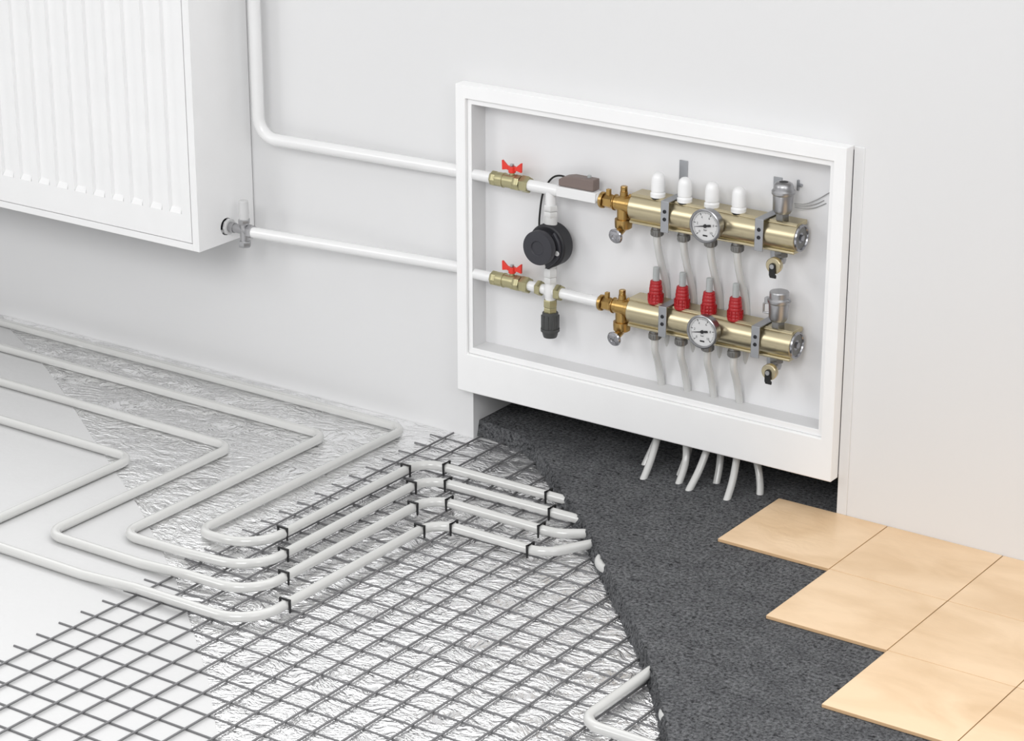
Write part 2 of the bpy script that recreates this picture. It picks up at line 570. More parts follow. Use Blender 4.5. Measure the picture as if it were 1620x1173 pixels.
# tiles
S = 0.30
TX = -0.7612
G = 0.0011
TILES = {(0, 0): 'tan floor tile lying partly under the cabinet, nearest the niche',
         (1, 0): 'whole tan floor tile against the wall, second along the wall from the niche',
         (2, 0): 'tan floor tile against the wall at the right edge of the photo',
         (3, 0): 'tan floor tile against the wall just beyond the right edge of the photo',
         (1, 1): 'tan floor tile with its free left corner on the screed, first of the middle row',
         (2, 1): 'tan floor tile with no free edge, in the middle of the tiled area',
         (3, 1): 'sliver of tan floor tile at the right edge, end of the middle row',
         (2, 2): 'tan floor tile nearest the viewer with a free left corner, first of the front row',
         (3, 2): 'tan floor tile cut off by the bottom right corner, second of the front row'}
for (i, j), lab in TILES.items():
    x0, x1 = TX + i * S + G, TX + (i + 1) * S - G
    y1 = -j * S - (0.0008 if j == 0 else G * 0.6)
    y0 = -(j + 1) * S + G * 0.6
    t = MB().box(x0, x1, y0, y1, Z_SLAB, 0.0).build('ceramic_tile', M['tile'], bevel=0.0012)
    t.data.materials.append(M['tile_edge'])
    for pl in t.data.polygons:
        if abs(pl.normal.z) < 0.5:
            pl.material_index = 1
    tag(t, lab, 'tile', 'tan floor tiles')
# grout in the joints
g = MB()
for i in (1, 2, 3):
    g.box(TX + i * S - G, TX + i * S + G, -i * S if i < 3 else -3 * S, -0.001, Z_SLAB, -0.003)
for j, x0 in ((1, TX + S), (2, TX + 2 * S)):
    g.box(x0, TX + 4 * S, -j * S - 0.0006, -j * S + 0.0006, Z_SLAB, -0.003)
tag(g.build('grout', M['joint']), 'thin dark brown grout lines between the tan floor tiles', 'grout')

# ------------------------------------------------------------------ wire mesh
wm = thing('wire_mesh', (-1.2, -1.2, Z_FOIL), 'dark grey welded steel wire mesh lying on the foil and white board', 'wire mesh')
def slab_x(y):
    best = None
    for p in fine:
        if best is None or abs(p.y - y) < abs(best.y - y):
            best = p
    return best.x
def slab_y(x):
    best = None
    for p in fine:
        if best is None or abs(p.x - x) < abs(best.x - x):
            best = p
    return best.y
for i in range(0, 21):
    x = -1.7507 + 0.0748 * i
    ytop = -0.0125 if i == 0 else slab_y(x) + 0.05
    if x > -0.27:
        ytop = slab_y(x) + 0.03
    MB().tube([(x, ytop, -0.0475), (x, -2.55, -0.0475)], 0.0027, 8).build('long_bar', M['steel'], wm)
for k in range(-16, 19):
    y = -1.3117 + 0.0701 * k
    if y > -0.035:
        continue
    MB().tube([(-1.801, y, -0.0520), (slab_x(y) + 0.05, y, -0.0520)], 0.0027, 8).build('cross_bar', M['steel'], wm)

# ------------------------------------------------------------------ floor heating pipes
RP = 0.0122
ZL, ZH = Z_FOIL + RP + 0.0004, -0.0285
P_GROUP = 'heating pipes looped over the floor'
def loop(pts, radii, label):
    o = MB().tube(fillet(pts, radii, 12), RP, 24).build('heating_pipe', M['fpipe'])
    return tag(o, label, 'heating pipe', P_GROUP)
loop([(-4.2, -.079, ZL), (-1.862, -.079, ZL), (-1.862, -.92, ZL + .002), (-1.671, -.92, ZH), (-1.671, -.259, ZH), (-1.16, -.259, ZH)],
     [.045, .05, .10, .066], 'grey white heating pipe running nearest to the wall, innermost loop of four on the mesh')
loop([(-4.2, -.240, ZL), (-2.007, -.240, ZL), (-2.007, -1.029, ZL), (-1.80, -1.029, ZL + .004), (-1.592, -1.020, ZH), (-1.592, -.344, ZH), (-1.08, -.340, ZH)],
     [.045, .05, .5, .10, .066], 'grey white heating pipe second from the wall, its far bend inside the foil')
loop([(-4.2, -.446, ZL), (-2.160, -.446, ZL), (-2.160, -1.131, ZL), (-1.85, -1.131, ZL + .001), (-1.70, -1.131, ZH), (-1.508, -1.126, ZH), (-1.508, -.4405, ZH),
      (-1.125, -.4435, ZH), (-1.03, -.375, ZH), (-1.0, -.34, ZH)],
     [.045, .05, .3, .3, .10, .066, .10, .1], 'grey white heating pipe third from the wall, its near bend on the white board')
loop([(-4.2, -.655, ZL), (-2.322, -.655, ZL), (-2.322, -1.254, ZL), (-1.92, -1.254, ZL), (-1.75, -1.254, ZH), (-1.411, -1.250, ZH), (-1.411, -.556, ZH),
      (-1.085, -.556, ZH), (-1.02, -.44, ZH), (-.99, -.36, ZH)],
     [.045, .05, .3, .3, .10, .066, .07, .1], 'grey white heating pipe farthest from the wall, with the outermost bends')
loop([(-.556, -.86, ZH), (-.556, -1.206, ZH), (-.2, -1.206, ZH)], [.05], 'grey white heating pipe bend coming out of the screed at the bottom of the photo')
loop([(-.962, -.40, ZH), (-.962, -.548, ZH), (-.83, -.548, ZH)], [.060], 'grey white heating pipe bend just peeping out below the screed edge, halfway down it')
loop([(-.437, -1.0, ZH), (-.437, -1.10, ZH), (-.33, -1.10, ZH)], [.045], 'tiny visible bit of heating pipe at the screed edge near the bottom')

# clips: (x, y, direction of the pipe there)
ORD = ['pipe nearest the wall', 'second pipe from the wall', 'third pipe from the wall', 'pipe farthest from the wall']
clips = []
for k, (a, b, c, d) in enumerate((((-1.674, -.819), (-1.671, -.330), (-1.593, -.259), (-1.2746, -.259)),
                                  ((-1.593, -.913), (-1.592, -.410), (-1.5256, -.344), (-1.2088, -.341)),
                                  ((-1.509, -1.012), (-1.508, -.515), (-1.4505, -.4405), (-1.171, -.443)),
                                  ((-1.411, -1.125), (-1.411, -.616), (-1.352, -.556), (-1.126, -.556)))):
    clips += [(a, 'y', f'black staple clip on the {ORD[k]}, just above its lower bend'),
              (b, 'y', f'black staple clip on the {ORD[k]}, just before its upper bend'),
              (c, 'x', f'black staple clip on the {ORD[k]}, just past its upper bend'),
              (d, 'x', f'black staple clip on the {ORD[k]}, close to the concrete edge')]
clip0 = {}
for (x, y), d, lab in clips:
    if d not in clip0:
        hw = RP + 0.0016
        zt = ZH + RP + 0.0018
        path = [(-hw, 0, -0.046), (-hw, 0, zt), (hw, 0, zt), (hw, 0, -0.046)]
        if d == 'x':
            path = [(0, p[0], p[2]) for p in path]
        o = MB().tube(path, 0.0026, square=True).build('pipe_clip', M['black'])
        clip0[d] = o
    else:
        o = clip0[d].copy()
        COL.objects.link(o)
    o.location = (x, y, 0)
    tag(o, lab, 'pipe clip', 'black pipe clips')

# ------------------------------------------------------------------ radiator
RX, RY, RZ0, RZ1, RL = -2.4406, -0.232, 0.395, 1.32, -4.3
rad = thing('radiator', (-3.2, -0.12, RZ0), 'white panel radiator with vertical grooves hung on the wall at the left', 'radiator')
s = MB()
bm = s.bm
hy, hz, hr, hh = -0.1185, 0.4405, 0.0245, 0.033
NSEG = 40
circ = [bm.verts.new((RX, hy + hr * math.cos(2 * PI * i / NSEG), hz + hr * math.sin(2 * PI * i / NSEG))) for i in range(NSEG)]
def sq(i):
    c_, s_ = math.cos(2 * PI * i / NSEG), math.sin(2 * PI * i / NSEG)
    m_ = max(abs(c_), abs(s_))
    return (RX, hy + hh * c_ / m_, hz + hh * s_ / m_)
sqv = [bm.verts.new(sq(i)) for i in range(NSEG)]
back = [bm.verts.new((RX - 0.02, v.co.y, v.co.z)) for v in circ]
for i in range(NSEG):
    j = (i + 1) % NSEG
    bm.faces.new((circ[i], circ[j], sqv[j], sqv[i]))
    bm.faces.new((circ[i], back[i], back[j], circ[j]))
def fc(y0, y1, z0, z1):
    bm.faces.new([bm.verts.new(p) for p in ((RX, y0, z0), (RX, y1, z0), (RX, y1, z1), (RX, y0, z1))])
fc(RY, hy - hh, RZ0, RZ1); fc(hy + hh, -0.004, RZ0, RZ1)
fc(hy - hh, hy + hh, RZ0, hz - hh); fc(hy - hh, hy + hh, hz + hh, RZ1)
bmesh.ops.remove_doubles(bm, verts=bm.verts[:], dist=1e-6)
# front flange, bottom and back edges of the side plate
s.box(RX - 0.0235, RX - 0.0002, RY, RY + 0.004, RZ0, RZ1)
s.box(RX - 0.0235, RX - 0.0002, -0.008, -0.004, RZ0, RZ1)
s.box(RX - 0.0235, RX - 0.0002, RY + 0.004, -0.008, RZ0, RZ0 + 0.002)
s.build('side_plate', M['enamel'], rad)
MB().box(RL, RX - 0.024, RY + 0.02, -0.03, RZ0 + 0.03, RZ1 - 0.012).build('inner_shade', M['pumpd'], rad)  # near-black block standing in for the shade inside the closed casing
MB().box(RL, RX - 0.024, RY + 0.017, -0.006, RZ1 - 0.011, RZ1).build('top_cover', M['enamel'], rad)
MB().box(RL, RX - 0.0240, RY + 0.0006, RY + 0.02, 0.3935, 0.4135).build('bottom_rail', M['enamel'], rad, bevel=0.002)
# grooved front panel
fp = MB()
bm = fp.bm
PX1 = RX - 0.0258
xs = [(PX1, 0)]
i = 0
D = 0.0105
while True:
    a, b = -2.543 - 0.0712 * i, -2.502 - 0.0712 * i
    if a < RL + 0.05:
        break
    xs += [(b + 0.0035, 0), (b, 1), (a, 1), (a - 0.0022, 0)]
    i += 1
xs.append((RL, 0))
zs = [(0.4165, 0), (0.4935, 0), (0.508, 1), (RZ1, 1)]
grid = []
for z, dz in zs:
    grid.append([bm.verts.new((x, RY - 0.0008 + D * dx * dz, z)) for x, dx in xs])
for r0, r1 in zip(grid, grid[1:]):
    for k in range(len(xs) - 1):
        bm.faces.new((r0[k + 1], r0[k], r1[k], r1[k + 1]))
# returned right and bottom edges
eb = [bm.verts.new((PX1, RY + 0.016, z)) for z, _ in zs]
for k in range(len(zs) - 1):
    bm.faces.new((grid[k][0], eb[k], eb[k + 1], grid[k + 1][0]))
bb = [bm.verts.new((x, RY + 0.016, 0.4165)) for x, _ in (xs[0], xs[-1])]
bm.faces.new([grid[0][k] for k in range(len(xs))] + [bb[1], bb[0]])
fp.build('front_panel', M['enamel'], rad, sharp=20)

# radiator valve
VY, VZ = -0.112, 0.439
rv = thing('radiator_valve', (-2.40, VY, VZ), 'nickel radiator valve with pale cap at the lower right side of the radiator', 'valve')
b_ = MB()
b_.lathe((-2.446, VY, VZ), (1, 0, 0), [(0, .0185), (.012, .0185), (.012, .0145), (.030, .0145), (.030, .0125), (.085, .0125)], 32)
b_.cyl((-2.382, VY, .405), (-2.382, VY, .462), .0125)
b_.build('valve_body', M['silver'], rv)
MB().lathe((-2.4405, VY, VZ), (1, 0, 0), [(0, .0235), (.006, .0235), (.008, .021)], 8).build('collar', M['gcap'], rv)
MB().nut((-2.382, VY, .391), (-2.382, VY, .408), .0175).build('hex_nut', M['silver'], rv)
MB().nut((-2.382, VY, .456), (-2.382, VY, .471), .0170).build('hex_nut', M['silver'], rv)
MB().nut((-2.368, VY, VZ), (-2.351, VY, VZ), .0195).build('hex_nut', M['silver'], rv)
cp = MB()
cp.lathe((-2.382, VY, .471), (0, 0, 1), [(0, .0135), (.015, .0135), (.0151, .0145), (.050, .0132), (.0525, .011), (.0525, .0)], 24)
cp.build('cap', M['gcap'], rv)

# supply pipes on the wall
up = MB().tube(fillet([(-2.369, -.052, 1.5), (-2.369, -.052, .690), (-1.700, -.0185, .6905)], [.058], 14), .0168, 28).build('supply_pipe', M['wpipe'])
tag(up, 'white pipe coming down beside the radiator and turning to the cabinet top left', 'pipe', 'white pipes on the wall')
lo = MB().tube([(-2.353, VY, .4375), (-2.0, -.0602, .4330), (-1.700, -.0185, .4295)], .0150, 28).build('supply_pipe', M['wpipe'])
tag(lo, 'white pipe running from the radiator valve to the cabinet lower left', 'pipe', 'white pipes on the wall')

# ------------------------------------------------------------------ cabinet
FX0, FX1, FZ0, FZ1, FY = -1.7175, -0.6015, 0.0924, 0.9264, -0.0377
IX0, IX1, IZ0, IZ1 = -1.6872, -0.6330, 0.1994, 0.8906
JX0, JX1, JZ0, JZ1, JY = -1.6741, -0.6460, 0.2165, 0.8753, -0.0287
BY = 0.0334
cab = thing('manifold_cabinet', (-1.16, 0, FZ0), 'white open manifold cabinet with a wide frame set in the wall niche', 'cabinet')
fr = MB()
bm = fr.bm
def ring(x0, x1, z0, z1, y):
    return [bm.verts.new(p) for p in ((x0, y, z0), (x1, y, z0), (x1, y, z1), (x0, y, z1))]
r1 = ring(FX0, FX1, FZ0, FZ1, -0.0003)
r2 = ring(FX0, FX1, FZ0, FZ1, FY)
r3 = ring(IX0, IX1, IZ0, IZ1, FY)
r4 = ring(IX0, IX1, IZ0, IZ1, -0.0003)
for a, b in ((r1, r2), (r2, r3), (r3, r4), (r4, r1)):
    for i in range(4):
        j = (i + 1) % 4
        bm.faces.new((a[i], a[j], b[j], b[i]))
fr.build('frame', M['frame'], cab, bevel=0.0022, segs=3)
ln = MB()
bm = ln.bm
r1 = ring(IX0 + .0004, IX1 - .0004, IZ0 + .0004, IZ1 - .0004, JY + .004)
r2 = ring(IX0 + .0004, IX1 - .0004, IZ0 + .0004, IZ1 - .0004, JY)
r3 = ring(JX0, JX1, JZ0, JZ1, JY)
r4 = ring(JX0, JX1, JZ0, JZ1, JY + .004)
for a, b in ((r1, r2), (r2, r3), (r3, r4), (r4, r1)):
    for i in range(4):
        j = (i + 1) % 4
        bm.faces.new((a[i], a[j], b[j], b[i]))
ln.build('inner_rim', M['frame'], cab, bevel=0.0016, segs=2)
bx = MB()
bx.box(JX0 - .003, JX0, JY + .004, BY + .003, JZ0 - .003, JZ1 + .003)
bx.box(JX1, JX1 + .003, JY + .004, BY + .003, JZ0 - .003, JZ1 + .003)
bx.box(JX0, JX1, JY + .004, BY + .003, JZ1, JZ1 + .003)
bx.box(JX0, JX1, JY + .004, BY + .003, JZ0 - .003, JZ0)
bx.build('side_walls', M['boxshade'], cab)
MB().box(JX0, JX1, BY, BY + .003, JZ0, JZ1).build('back_panel', M['box'], cab)

# ------------------------------------------------------------------ inside: left plumbing
PY = -0.0155
ZU, ZD = 0.6875, 0.4185
DZ = ZD - ZU


def ball_valve(z, label):
    bv = thing('ball_valve', (-1.558, PY, z), label, 'ball valve', 'brass ball valves with red handles')
    MB().lathe((-1.603, PY, z), (1, 0, 0), [(0, .0180), (.010, .0188), (.020, .0175), (.021, .0195), (.024, .0195), (.025, .0178), (.048, .0178),
                                           (.049, .0195), (.056, .0195), (.058, .0190), (.062, .0185)], 32).build('valve_body', M['olive'], bv)
    MB().nut((-1.618, PY, z), (-1.602, PY, z), .0198, 8).build('hex_end', M['olive'], bv)
    MB().nut((-1.5455, PY, z), (-1.5275, PY, z), .0212, 8).build('hex_end', M['olive'], bv)
    MB().nut((-1.5255, PY, z), (-1.502, PY, z), .0222).build('union_nut', M['olive'], bv)
    MB().cyl((-1.556, PY, z + .016), (-1.556, PY, z + .025), .0065, 20).build('spindle', M['olive'], bv)
    h = MB()
    h.lathe((-1.556, PY, z + .0235), (0, 0, 1), [(0, .0085), (.0015, .0098), (.016, .0098), (.0165, .009)], 24)
    for sg in (-1, 1):
        pol = [(-1.556 + sg * .006, z + .028), (-1.556 + sg * .016, z + .0305), (-1.556 + sg * .0298, z + .0275),
               (-1.556 + sg * .0305, z + .0530), (-1.556 + sg * .0285, z + .0530), (-1.556 + sg * .014, z + .0405), (-1.556 + sg * .006, z + .0405)]
        h.prism(pol, 'y', PY - .0032, PY + .0032)
    h.build('wing_handle', M['red'], bv, bevel=0.0012)
    MB().nut((-1.556, PY, z + .0395), (-1.556, PY, z + .0465), .0058).build('handle_nut', M['silver'], bv)
    return bv


ball_valve(ZU, 'brass ball valve with red wing handle on the upper white pipe')
ball_valve(ZD, 'brass ball valve with red wing handle on the lower white pipe')
st = MB().cyl((JX0 + .0002, PY, ZU), (-1.617, PY, ZU), .0145).build('pipe_stub', M['wpipe'])
tag(st, 'short white pipe stub left of the upper ball valve, entering the cabinet side', 'pipe')
st = MB().cyl((JX0 + .0002, PY, ZD), (-1.617, PY, ZD), .0140).build('pipe_stub', M['wpipe'])
tag(st, 'short white pipe stub left of the lower ball valve, entering the cabinet side', 'pipe')

te = thing('pipe_tee', (-1.437, PY, .645), 'white pipe tee with a square block above the black pump', 'pipe tee')
t_ = MB()
t_.cyl((-1.503, PY, .6870), (-1.408, PY, .6866), .0148)
t_.cyl((-1.437, PY, .644), (-1.437, PY, .687), .0138)
t_.build('pipe', M['wpipe'], te)
MB().cyl((-1.296, PY, .6885), (-1.278, PY, .6885), .0125).build('end_collar', M['wfit'], te)
MB().box(-1.4115, -1.2935, -.0305, -.0005, .6760, .7025).build('square_block', M['wpipe'], te, bevel=.0015)

sn = thing('temperature_sensor', (-1.355, PY, .7028), 'brown box shaped sensor sitting on the white square pipe block', 'sensor')
MB().prism([(-1.4085, .7028), (-1.3040, .7028), (-1.3040, .7325), (-1.372, .7325), (-1.3950, .7275), (-1.4085, .7195)], 'y', -.0245, .006).build('housing', M['brown'], sn, bevel=.0025)
MB().lathe((-1.329, -.004, .732), (0, 0, 1), [(0, .0055), (.005, .0052), (.007, .003), (.0075, 0)], 20).build('knob', M['stem'], sn)

cb = MB().tube(smooth_path([(-1.395, .000, .718), (-1.418, .004, .7205), (-1.445, .012, .712), (-1.468, .020, .692), (-1.485, .020, .660), (-1.492, .018, .615),
                            (-1.490, .012, .568), (-1.470, .004, .545)], 6), .0026, 10).build('sensor_cable', M['rubber'])
tag(cb, 'thin black cable looping behind the pipe from the brown sensor to the pump', 'cable')

# circulation pump
PX, PZ = -1.4365, 0.5455
pu = thing('circulation_pump', (PX, PY, .475), 'black round circulation pump between the upper and lower white pipes', 'pump')
arc = [(PX + .055 * math.cos(a), .541 + .057 * math.sin(a)) for a in (math.radians(t) for t in range(-58, 196, 6))]
poly = [(PX + .001, .4765), (PX + .014, .4850)] + arc + [(PX - .045, .505), (PX - .020, .502), (PX - .012, .4985)]
MB().prism(poly, 'y', -.036, .008).build('pump_housing', M['pumpd'], pu, bevel=.006, segs=3)
arc2 = [(PX + .0475 * math.cos(a), .541 + .050 * math.sin(a)) for a in (math.radians(t) for t in range(-62, 30, 6))]
MB().prism([(PX + .002, .482)] + arc2 + [(PX + .028, .585), (PX + .010, .560), (PX + .004, .52)], 'y', -.045, -.034).build('pump_cover', M['pump'], pu, bevel=.003)
MB().lathe((PX, -.030, PZ), (0, -1, 0), [(0, .038), (.018, .038), (.020, .030), (.028, .030)], 40).build('motor_neck', M['pumpd'], pu)
MB().lathe((PX, -.055, PZ), (0, -1, 0), [(0, .041), (.004, .0445), (.018, .0448), (.021, .0435), (.0215, .041), (.0215, .0200), (.0205, .0185), (.0185, .0175), (.0180, 0)], 56, cap=True).build('motor_disc', M['pump'], pu)
MB().lathe((-1.3975, -.0445, .5310), (0, -1, 0), [(0, .0068), (.002, .0065), (.003, .005), (.003, 0)], 20).build('screw', M['gcap'], pu)
MB().cyl((PX, PY, .586), (PX, PY, .616), .0168).build('connector', M['wfit'], pu)
MB().cyl((PX, PY, .478), (PX, PY, .506), .0150).build('connector', M['wfit'], pu)
MB().nut((PX, PY, .6155), (PX, PY, .6305), .0192).build('union_nut', M['wfit'], pu)
MB().nut((PX, PY, .6315), (PX, PY, .6470), .0192).build('union_nut', M['wfit'], pu)
MB().nut((PX, PY, .4560), (PX, PY, .4790), .0185).build('union_nut', M['wfit'], pu)
MB().nut((PX, PY, .4385), (PX, PY, .4550), .0175).build('union_nut', M['wfit'], pu)

# cross fitting on the lower pipe
cf = thing('cross_fitting', (PX, PY, .36), 'white four way pipe cross with brass nuts and a dark grey cap below the pump', 'pipe fitting')
c_ = MB()
c_.cyl((-1.503, PY, ZD), (-1.400, PY, .4165), .0132)
c_.cyl((PX, PY, .388), (PX, PY, .442), .0140)
c_.lathe((PX, PY, .400), (0, 0, 1), [(0, .0145), (.008, .0165), (.017, .0175), (.026, .0165), (.034, .0145)], 28)
c_.build('cross_body', M['wpipe'], cf)
MB().nut((-1.4765, PY, .4175), (-1.4620, PY, .4175), .0205).build('hex_nut', M['olive'], cf)
MB().nut((-1.4180, PY, .4168), (-1.4020, PY, .4168), .0212).build('hex_nut', M['olive'], cf)
MB().nut((PX, PY, .3735), (PX, PY, .3935), .0188).build('hex_nut', M['olive'], cf)
MB().nut((PX, PY, .358), (PX, PY, .3725), .0180).build('hex_nut', M['olive'], cf)
dc = MB()
dc.lathe((PX, PY, .360), (0, 0, -1), [(0, .0185), (.002, .0205), (.020, .0222), (.044, .0218), (.0445, .0245), (.052, .0245), (.0525, .0215), (.062, .0195), (.068, .0175), (.068, 0)], 32)
for k in range(10):
    a = 2 * PI * k / 10
    dc.box(PX + .0215 * math.cos(a) - .0016, PX + .0215 * math.cos(a) + .0016, PY + .0215 * math.sin(a) - .0016, PY + .0215 * math.sin(a) + .0016, .316, .352)
dc.build('drain_cap', M['dcap'], cf)

lp = MB().cyl((-1.402, PY, .4165), (-1.279, PY, .4145), .0138).build('connecting_pipe', M['wpipe'])
tag(lp, 'white straight pipe between the cross fitting and the lower brass angle valve', 'pipe')

# ------------------------------------------------------------------ manifolds (built for the upper, then the lower differs in its caps)
MY, MZ = -0.014, 0.6835
DL = -0.2700
PORTS = (-1.1215, -1.0450, -0.9685, -0.8940)


def angle_valve():
    v = thing('angle_valve', (-1.22, MY, .60), 'bronze brass angle valve with chrome knob at the left end of the upper manifold', 'valve', 'brass angle valves')
    z = MZ + .001
    MB().lathe((-1.2860, MY, z), (1, 0, 0), [(0, .0195), (.002, .0212), (.008, .0212), (.010, .0195)], 12).build('flange', M['brass'], v)
    b = MB()
    b.lathe((-1.2490, MY, z), (1, 0, 0), [(0, .0165), (.003, .0185), (.004, .0205), (.006, .0205), (.007, .0180), (.016, .0180), (.018, .0205), (.044, .0205), (.046, .0235), (.055, .0240), (.057, .0215), (.062, .0215)], 36)
    b.cyl((-1.2195, MY, .646), (-1.2195, MY, z), .0170)
    b.lathe((-1.2195, MY, z + .012), (0, 0, 1), [(0, .0135), (.008, .0125), (.009, .0105), (.020, .0095), (.021, .0075)], 24)
    b.cyl((-1.2195, MY, .624), (-1.2190, -.047, .611), .0105, 24)
    b.build('valve_body', M['brass'], v)
    MB().nut((-1.2750, MY, z), (-1.2500, MY, z), .0185).build('hex_nut', M['brass'], v)
    MB().box(-1.2695, -1.2590, MY - .005, MY + .005, z + .014, z + .031).build('peg', M['brass'], v, bevel=.001)
    b = MB()
    b.nut((-1.2195, MY, z + .030), (-1.2195, MY, z + .0455), .0090, 8)
    b.lathe((-1.2000, MY, z + .017), (0, 0, 1), [(0, .006), (.008, .006), (.011, .003)], 16)
    b.build('bleed_screw', M['brass'], v)
    MB().lathe((-1.2195, MY, .647), (0, 0, -1), [(0, .0185), (.001, .0222), (.010, .0226), (.023, .0215), (.027, .0160)], 24).build('sleeve_nut', M['brass'], v)
    MB().lathe((-1.2190, -.044, .611), (-.05, -1, -.20), [(0, .012), (.003, .0188), (.007, .0198), (.0105, .0175), (.013, .011), (.0135, .0065), (.0118, .0055), (.0115, 0)], 36).build('knob', M['chrome'], v)
    return v


av = angle_valve()
av2 = copy_tree(av, None, (0, 0, DL))
av2['label'] = 'bronze brass angle valve with chrome knob at the left end of the lower manifold'


def manifold():
    m = thing('manifold', (-.95, MY, .645), 'upper brass manifold bar with four white caps', 'manifold', 'brass manifold bars')
    b = MB()
    b.lathe((-1.1900, MY, MZ), (1, 0, 0), [(0, .030), (.002, .0345), (.466, .0345)], 56)
    b.prism([(-.031, .7150), (-.031 + .006, .7200), (.0225, .7200), (.0225, .7090), (-.026, .7090)], 'x', -1.1895, -.7265)
    b.prism([(-.036, .6510), (-.036, .6460), (-.033, .6455), (.0165, .6455), (.0165, .6590), (-.025, .6590)], 'x', -1.1895, -.7285)
    b.build('bar', M['barbrass'], m, bevel=.0012)
    ec = MB()
    ec.lathe((-.7255, MY, MZ), (1, 0, 0), [(0, .0325), (.004, .0335), (.007, .0325), (.0075, .0285), (.004, .0270), (.0035, .012), (.0035, .0)], 48)
    ec = ec.build('end_cap', M['chrome'], m)
    bo = MB()
    bo.nut((-.7225, MY, MZ), (-.7165, MY, MZ), .0085)
    bo.build('hex_bolt', M['chrome'], ec)
    rm = MB()
    rm.lathe((-.7224, MY, MZ), (1, 0, 0), [(0, .0262), (.0012, .0258), (.0012, .0135), (0, .013)], 40)
    rm.build('recess', M['dsteel'], ec)
    for x in PORTS:
        ft = MB()
        ft.lathe((x, MY, .647), (0, 0, -1), [(0, .0135), (.010, .0135), (.0105, .0150), (.013, .0155), (.026, .0150), (.0275, .0135)], 24)
        for k in range(14):
            a = 2 * PI * k / 14
            ft.box(x + .0150 * math.cos(a) - .0012, x + .0150 * math.cos(a) + .0012, MY + .0150 * math.sin(a) - .0012, MY + .0150 * math.sin(a) + .0012, .622, .633)
        ft.build('outlet_fitting', M['dsteel'], m)
    return m


mu = manifold()
ml = copy_tree(mu, None, (0, 0, DL))
ml['label'] = 'lower brass manifold bar with four red flow meters'
for x in PORTS:
    c = MB()
    c.lathe((x, MY, .7185), (0, 0, 1), [(0, .0165), (.001, .0188), (.010, .0188), (.0120, .0168), (.0145, .0160), (.0165, .0176), (.040, .0172), (.050, .0160), (.0565, .0135), (.0605, .0095), (.0625, .0045), (.0628, 0)], 36)
    c = c.build('valve_cap', M['cap'], mu)
    MB().lathe((x, MY, .7150), (0, 0, 1), [(0, .0172), (.0045, .0172)], 28).build('seal', M['rubber'], c)
for x in PORTS:
    prof = [(0, .0188)]
    for k in range(7):
        r = .0198 - .0008 * k if k < 4 else .0172 - .0011 * (k - 4)
        z0 = .0005 + .0083 * k
        prof += [(z0 + .0004, r - .0006), (z0 + .0014, r), (z0 + .0068, r - .0006), (z0 + .0079, r - .0014)]
    prof += [(.0590, .0120)]
    c = MB().lathe((x, MY, .4445), (0, 0, 1), prof, 32)
    for k in range(12):
        a = 2 * PI * k / 12
        c.box(x + .0188 * math.cos(a) - .001, x + .0188 * math.cos(a) + .001, MY + .0188 * math.sin(a) - .001, MY + .0188 * math.sin(a) + .001, .4455, .470)
    c = c.build('flow_meter', M['dred'], ml)
    MB().lathe((x, MY, .5030), (0, 0, 1), [(0, .0085), (.0335, .0082), (.0350, .0070), (.0350, 0)], 20).build('sight_tube', M['stem'], c)


def bracket(x, dz, label, tall):
    t = .0028
    z = MZ + dz
    yb, yf = BY - .0005, -.0535
    zt = z + .0405
    p = [(yb, z + (.124 if tall else .062)), (yb, zt), (yf, zt), (yf, z - .0395)]
    q_ = [(yf + t, z - .0395), (yf + t, zt - t), (yb - t, zt - t), (yb - t, z - .086), (yb, z - .086)]
    pol = [(yb, z - .086), (yb, z + (.124 if tall else .062)), (yb - t, z + (.124 if tall else .062)), (yb - t, zt), (yf, zt), (yf, z - .0395), (yf + t, z - .0395), (yf + t, zt - t), (yb - t, zt - t), (yb - t, z - .086)]
    br = thing('pipe_bracket', (x, BY, z), label, 'bracket', 'zinc brackets holding the manifolds')
    MB().prism(pol, 'x', x - .0115, x + .0115).build('strap', M['strap'], br, bevel=.0010)
    for s_ in (.0140, -.0055):
        MB().lathe((x, yf, z + s_), (0, -1, 0), [(0, .0050), (.0012, .0047), (.0013, .0030), (.0003, .0028), (.0003, 0)], 18).build('screw', M['pumpd'], br)


bracket(-1.0775, 0, 'zinc strap bracket on the left part of the upper manifold', True)
bracket(-.8150, 0, 'zinc strap bracket on the right part of the upper manifold', True)
bracket(-1.0775, DL, 'zinc strap bracket on the left part of the lower manifold', False)
bracket(-.8145, DL, 'zinc strap bracket on the right part of the lower manifold', False)

# ------------------------------------------------------------------ gauges
def text_mesh(mb, body, size, cx, cz, y):
    cu = bpy.data.curves.new('glyph', 'FONT')
    cu.body = body
    cu.size = size
    cu.align_x = 'CENTER'
    cu.align_y = 'CENTER'
    to = bpy.data.objects.new('glyph', cu)
    COL.objects.link(to)
    dg = bpy.context.evaluated_depsgraph_get()
    me = to.evaluated_get(dg).to_mesh()
    vs = [mb.bm.verts.new((cx + v.co.x, y, cz + v.co.y)) for v in me.vertices]
    for p in me.polygons:
        try:
            mb.bm.faces.new([vs[i] for i in p.vertices])
        except ValueError:
            pass
    to.evaluated_get(dg).to_mesh_clear()
    bpy.data.objects.remove(to)
    bpy.data.curves.remove(cu)


GX, GZ, GY = -.9485, .6895, -.0790


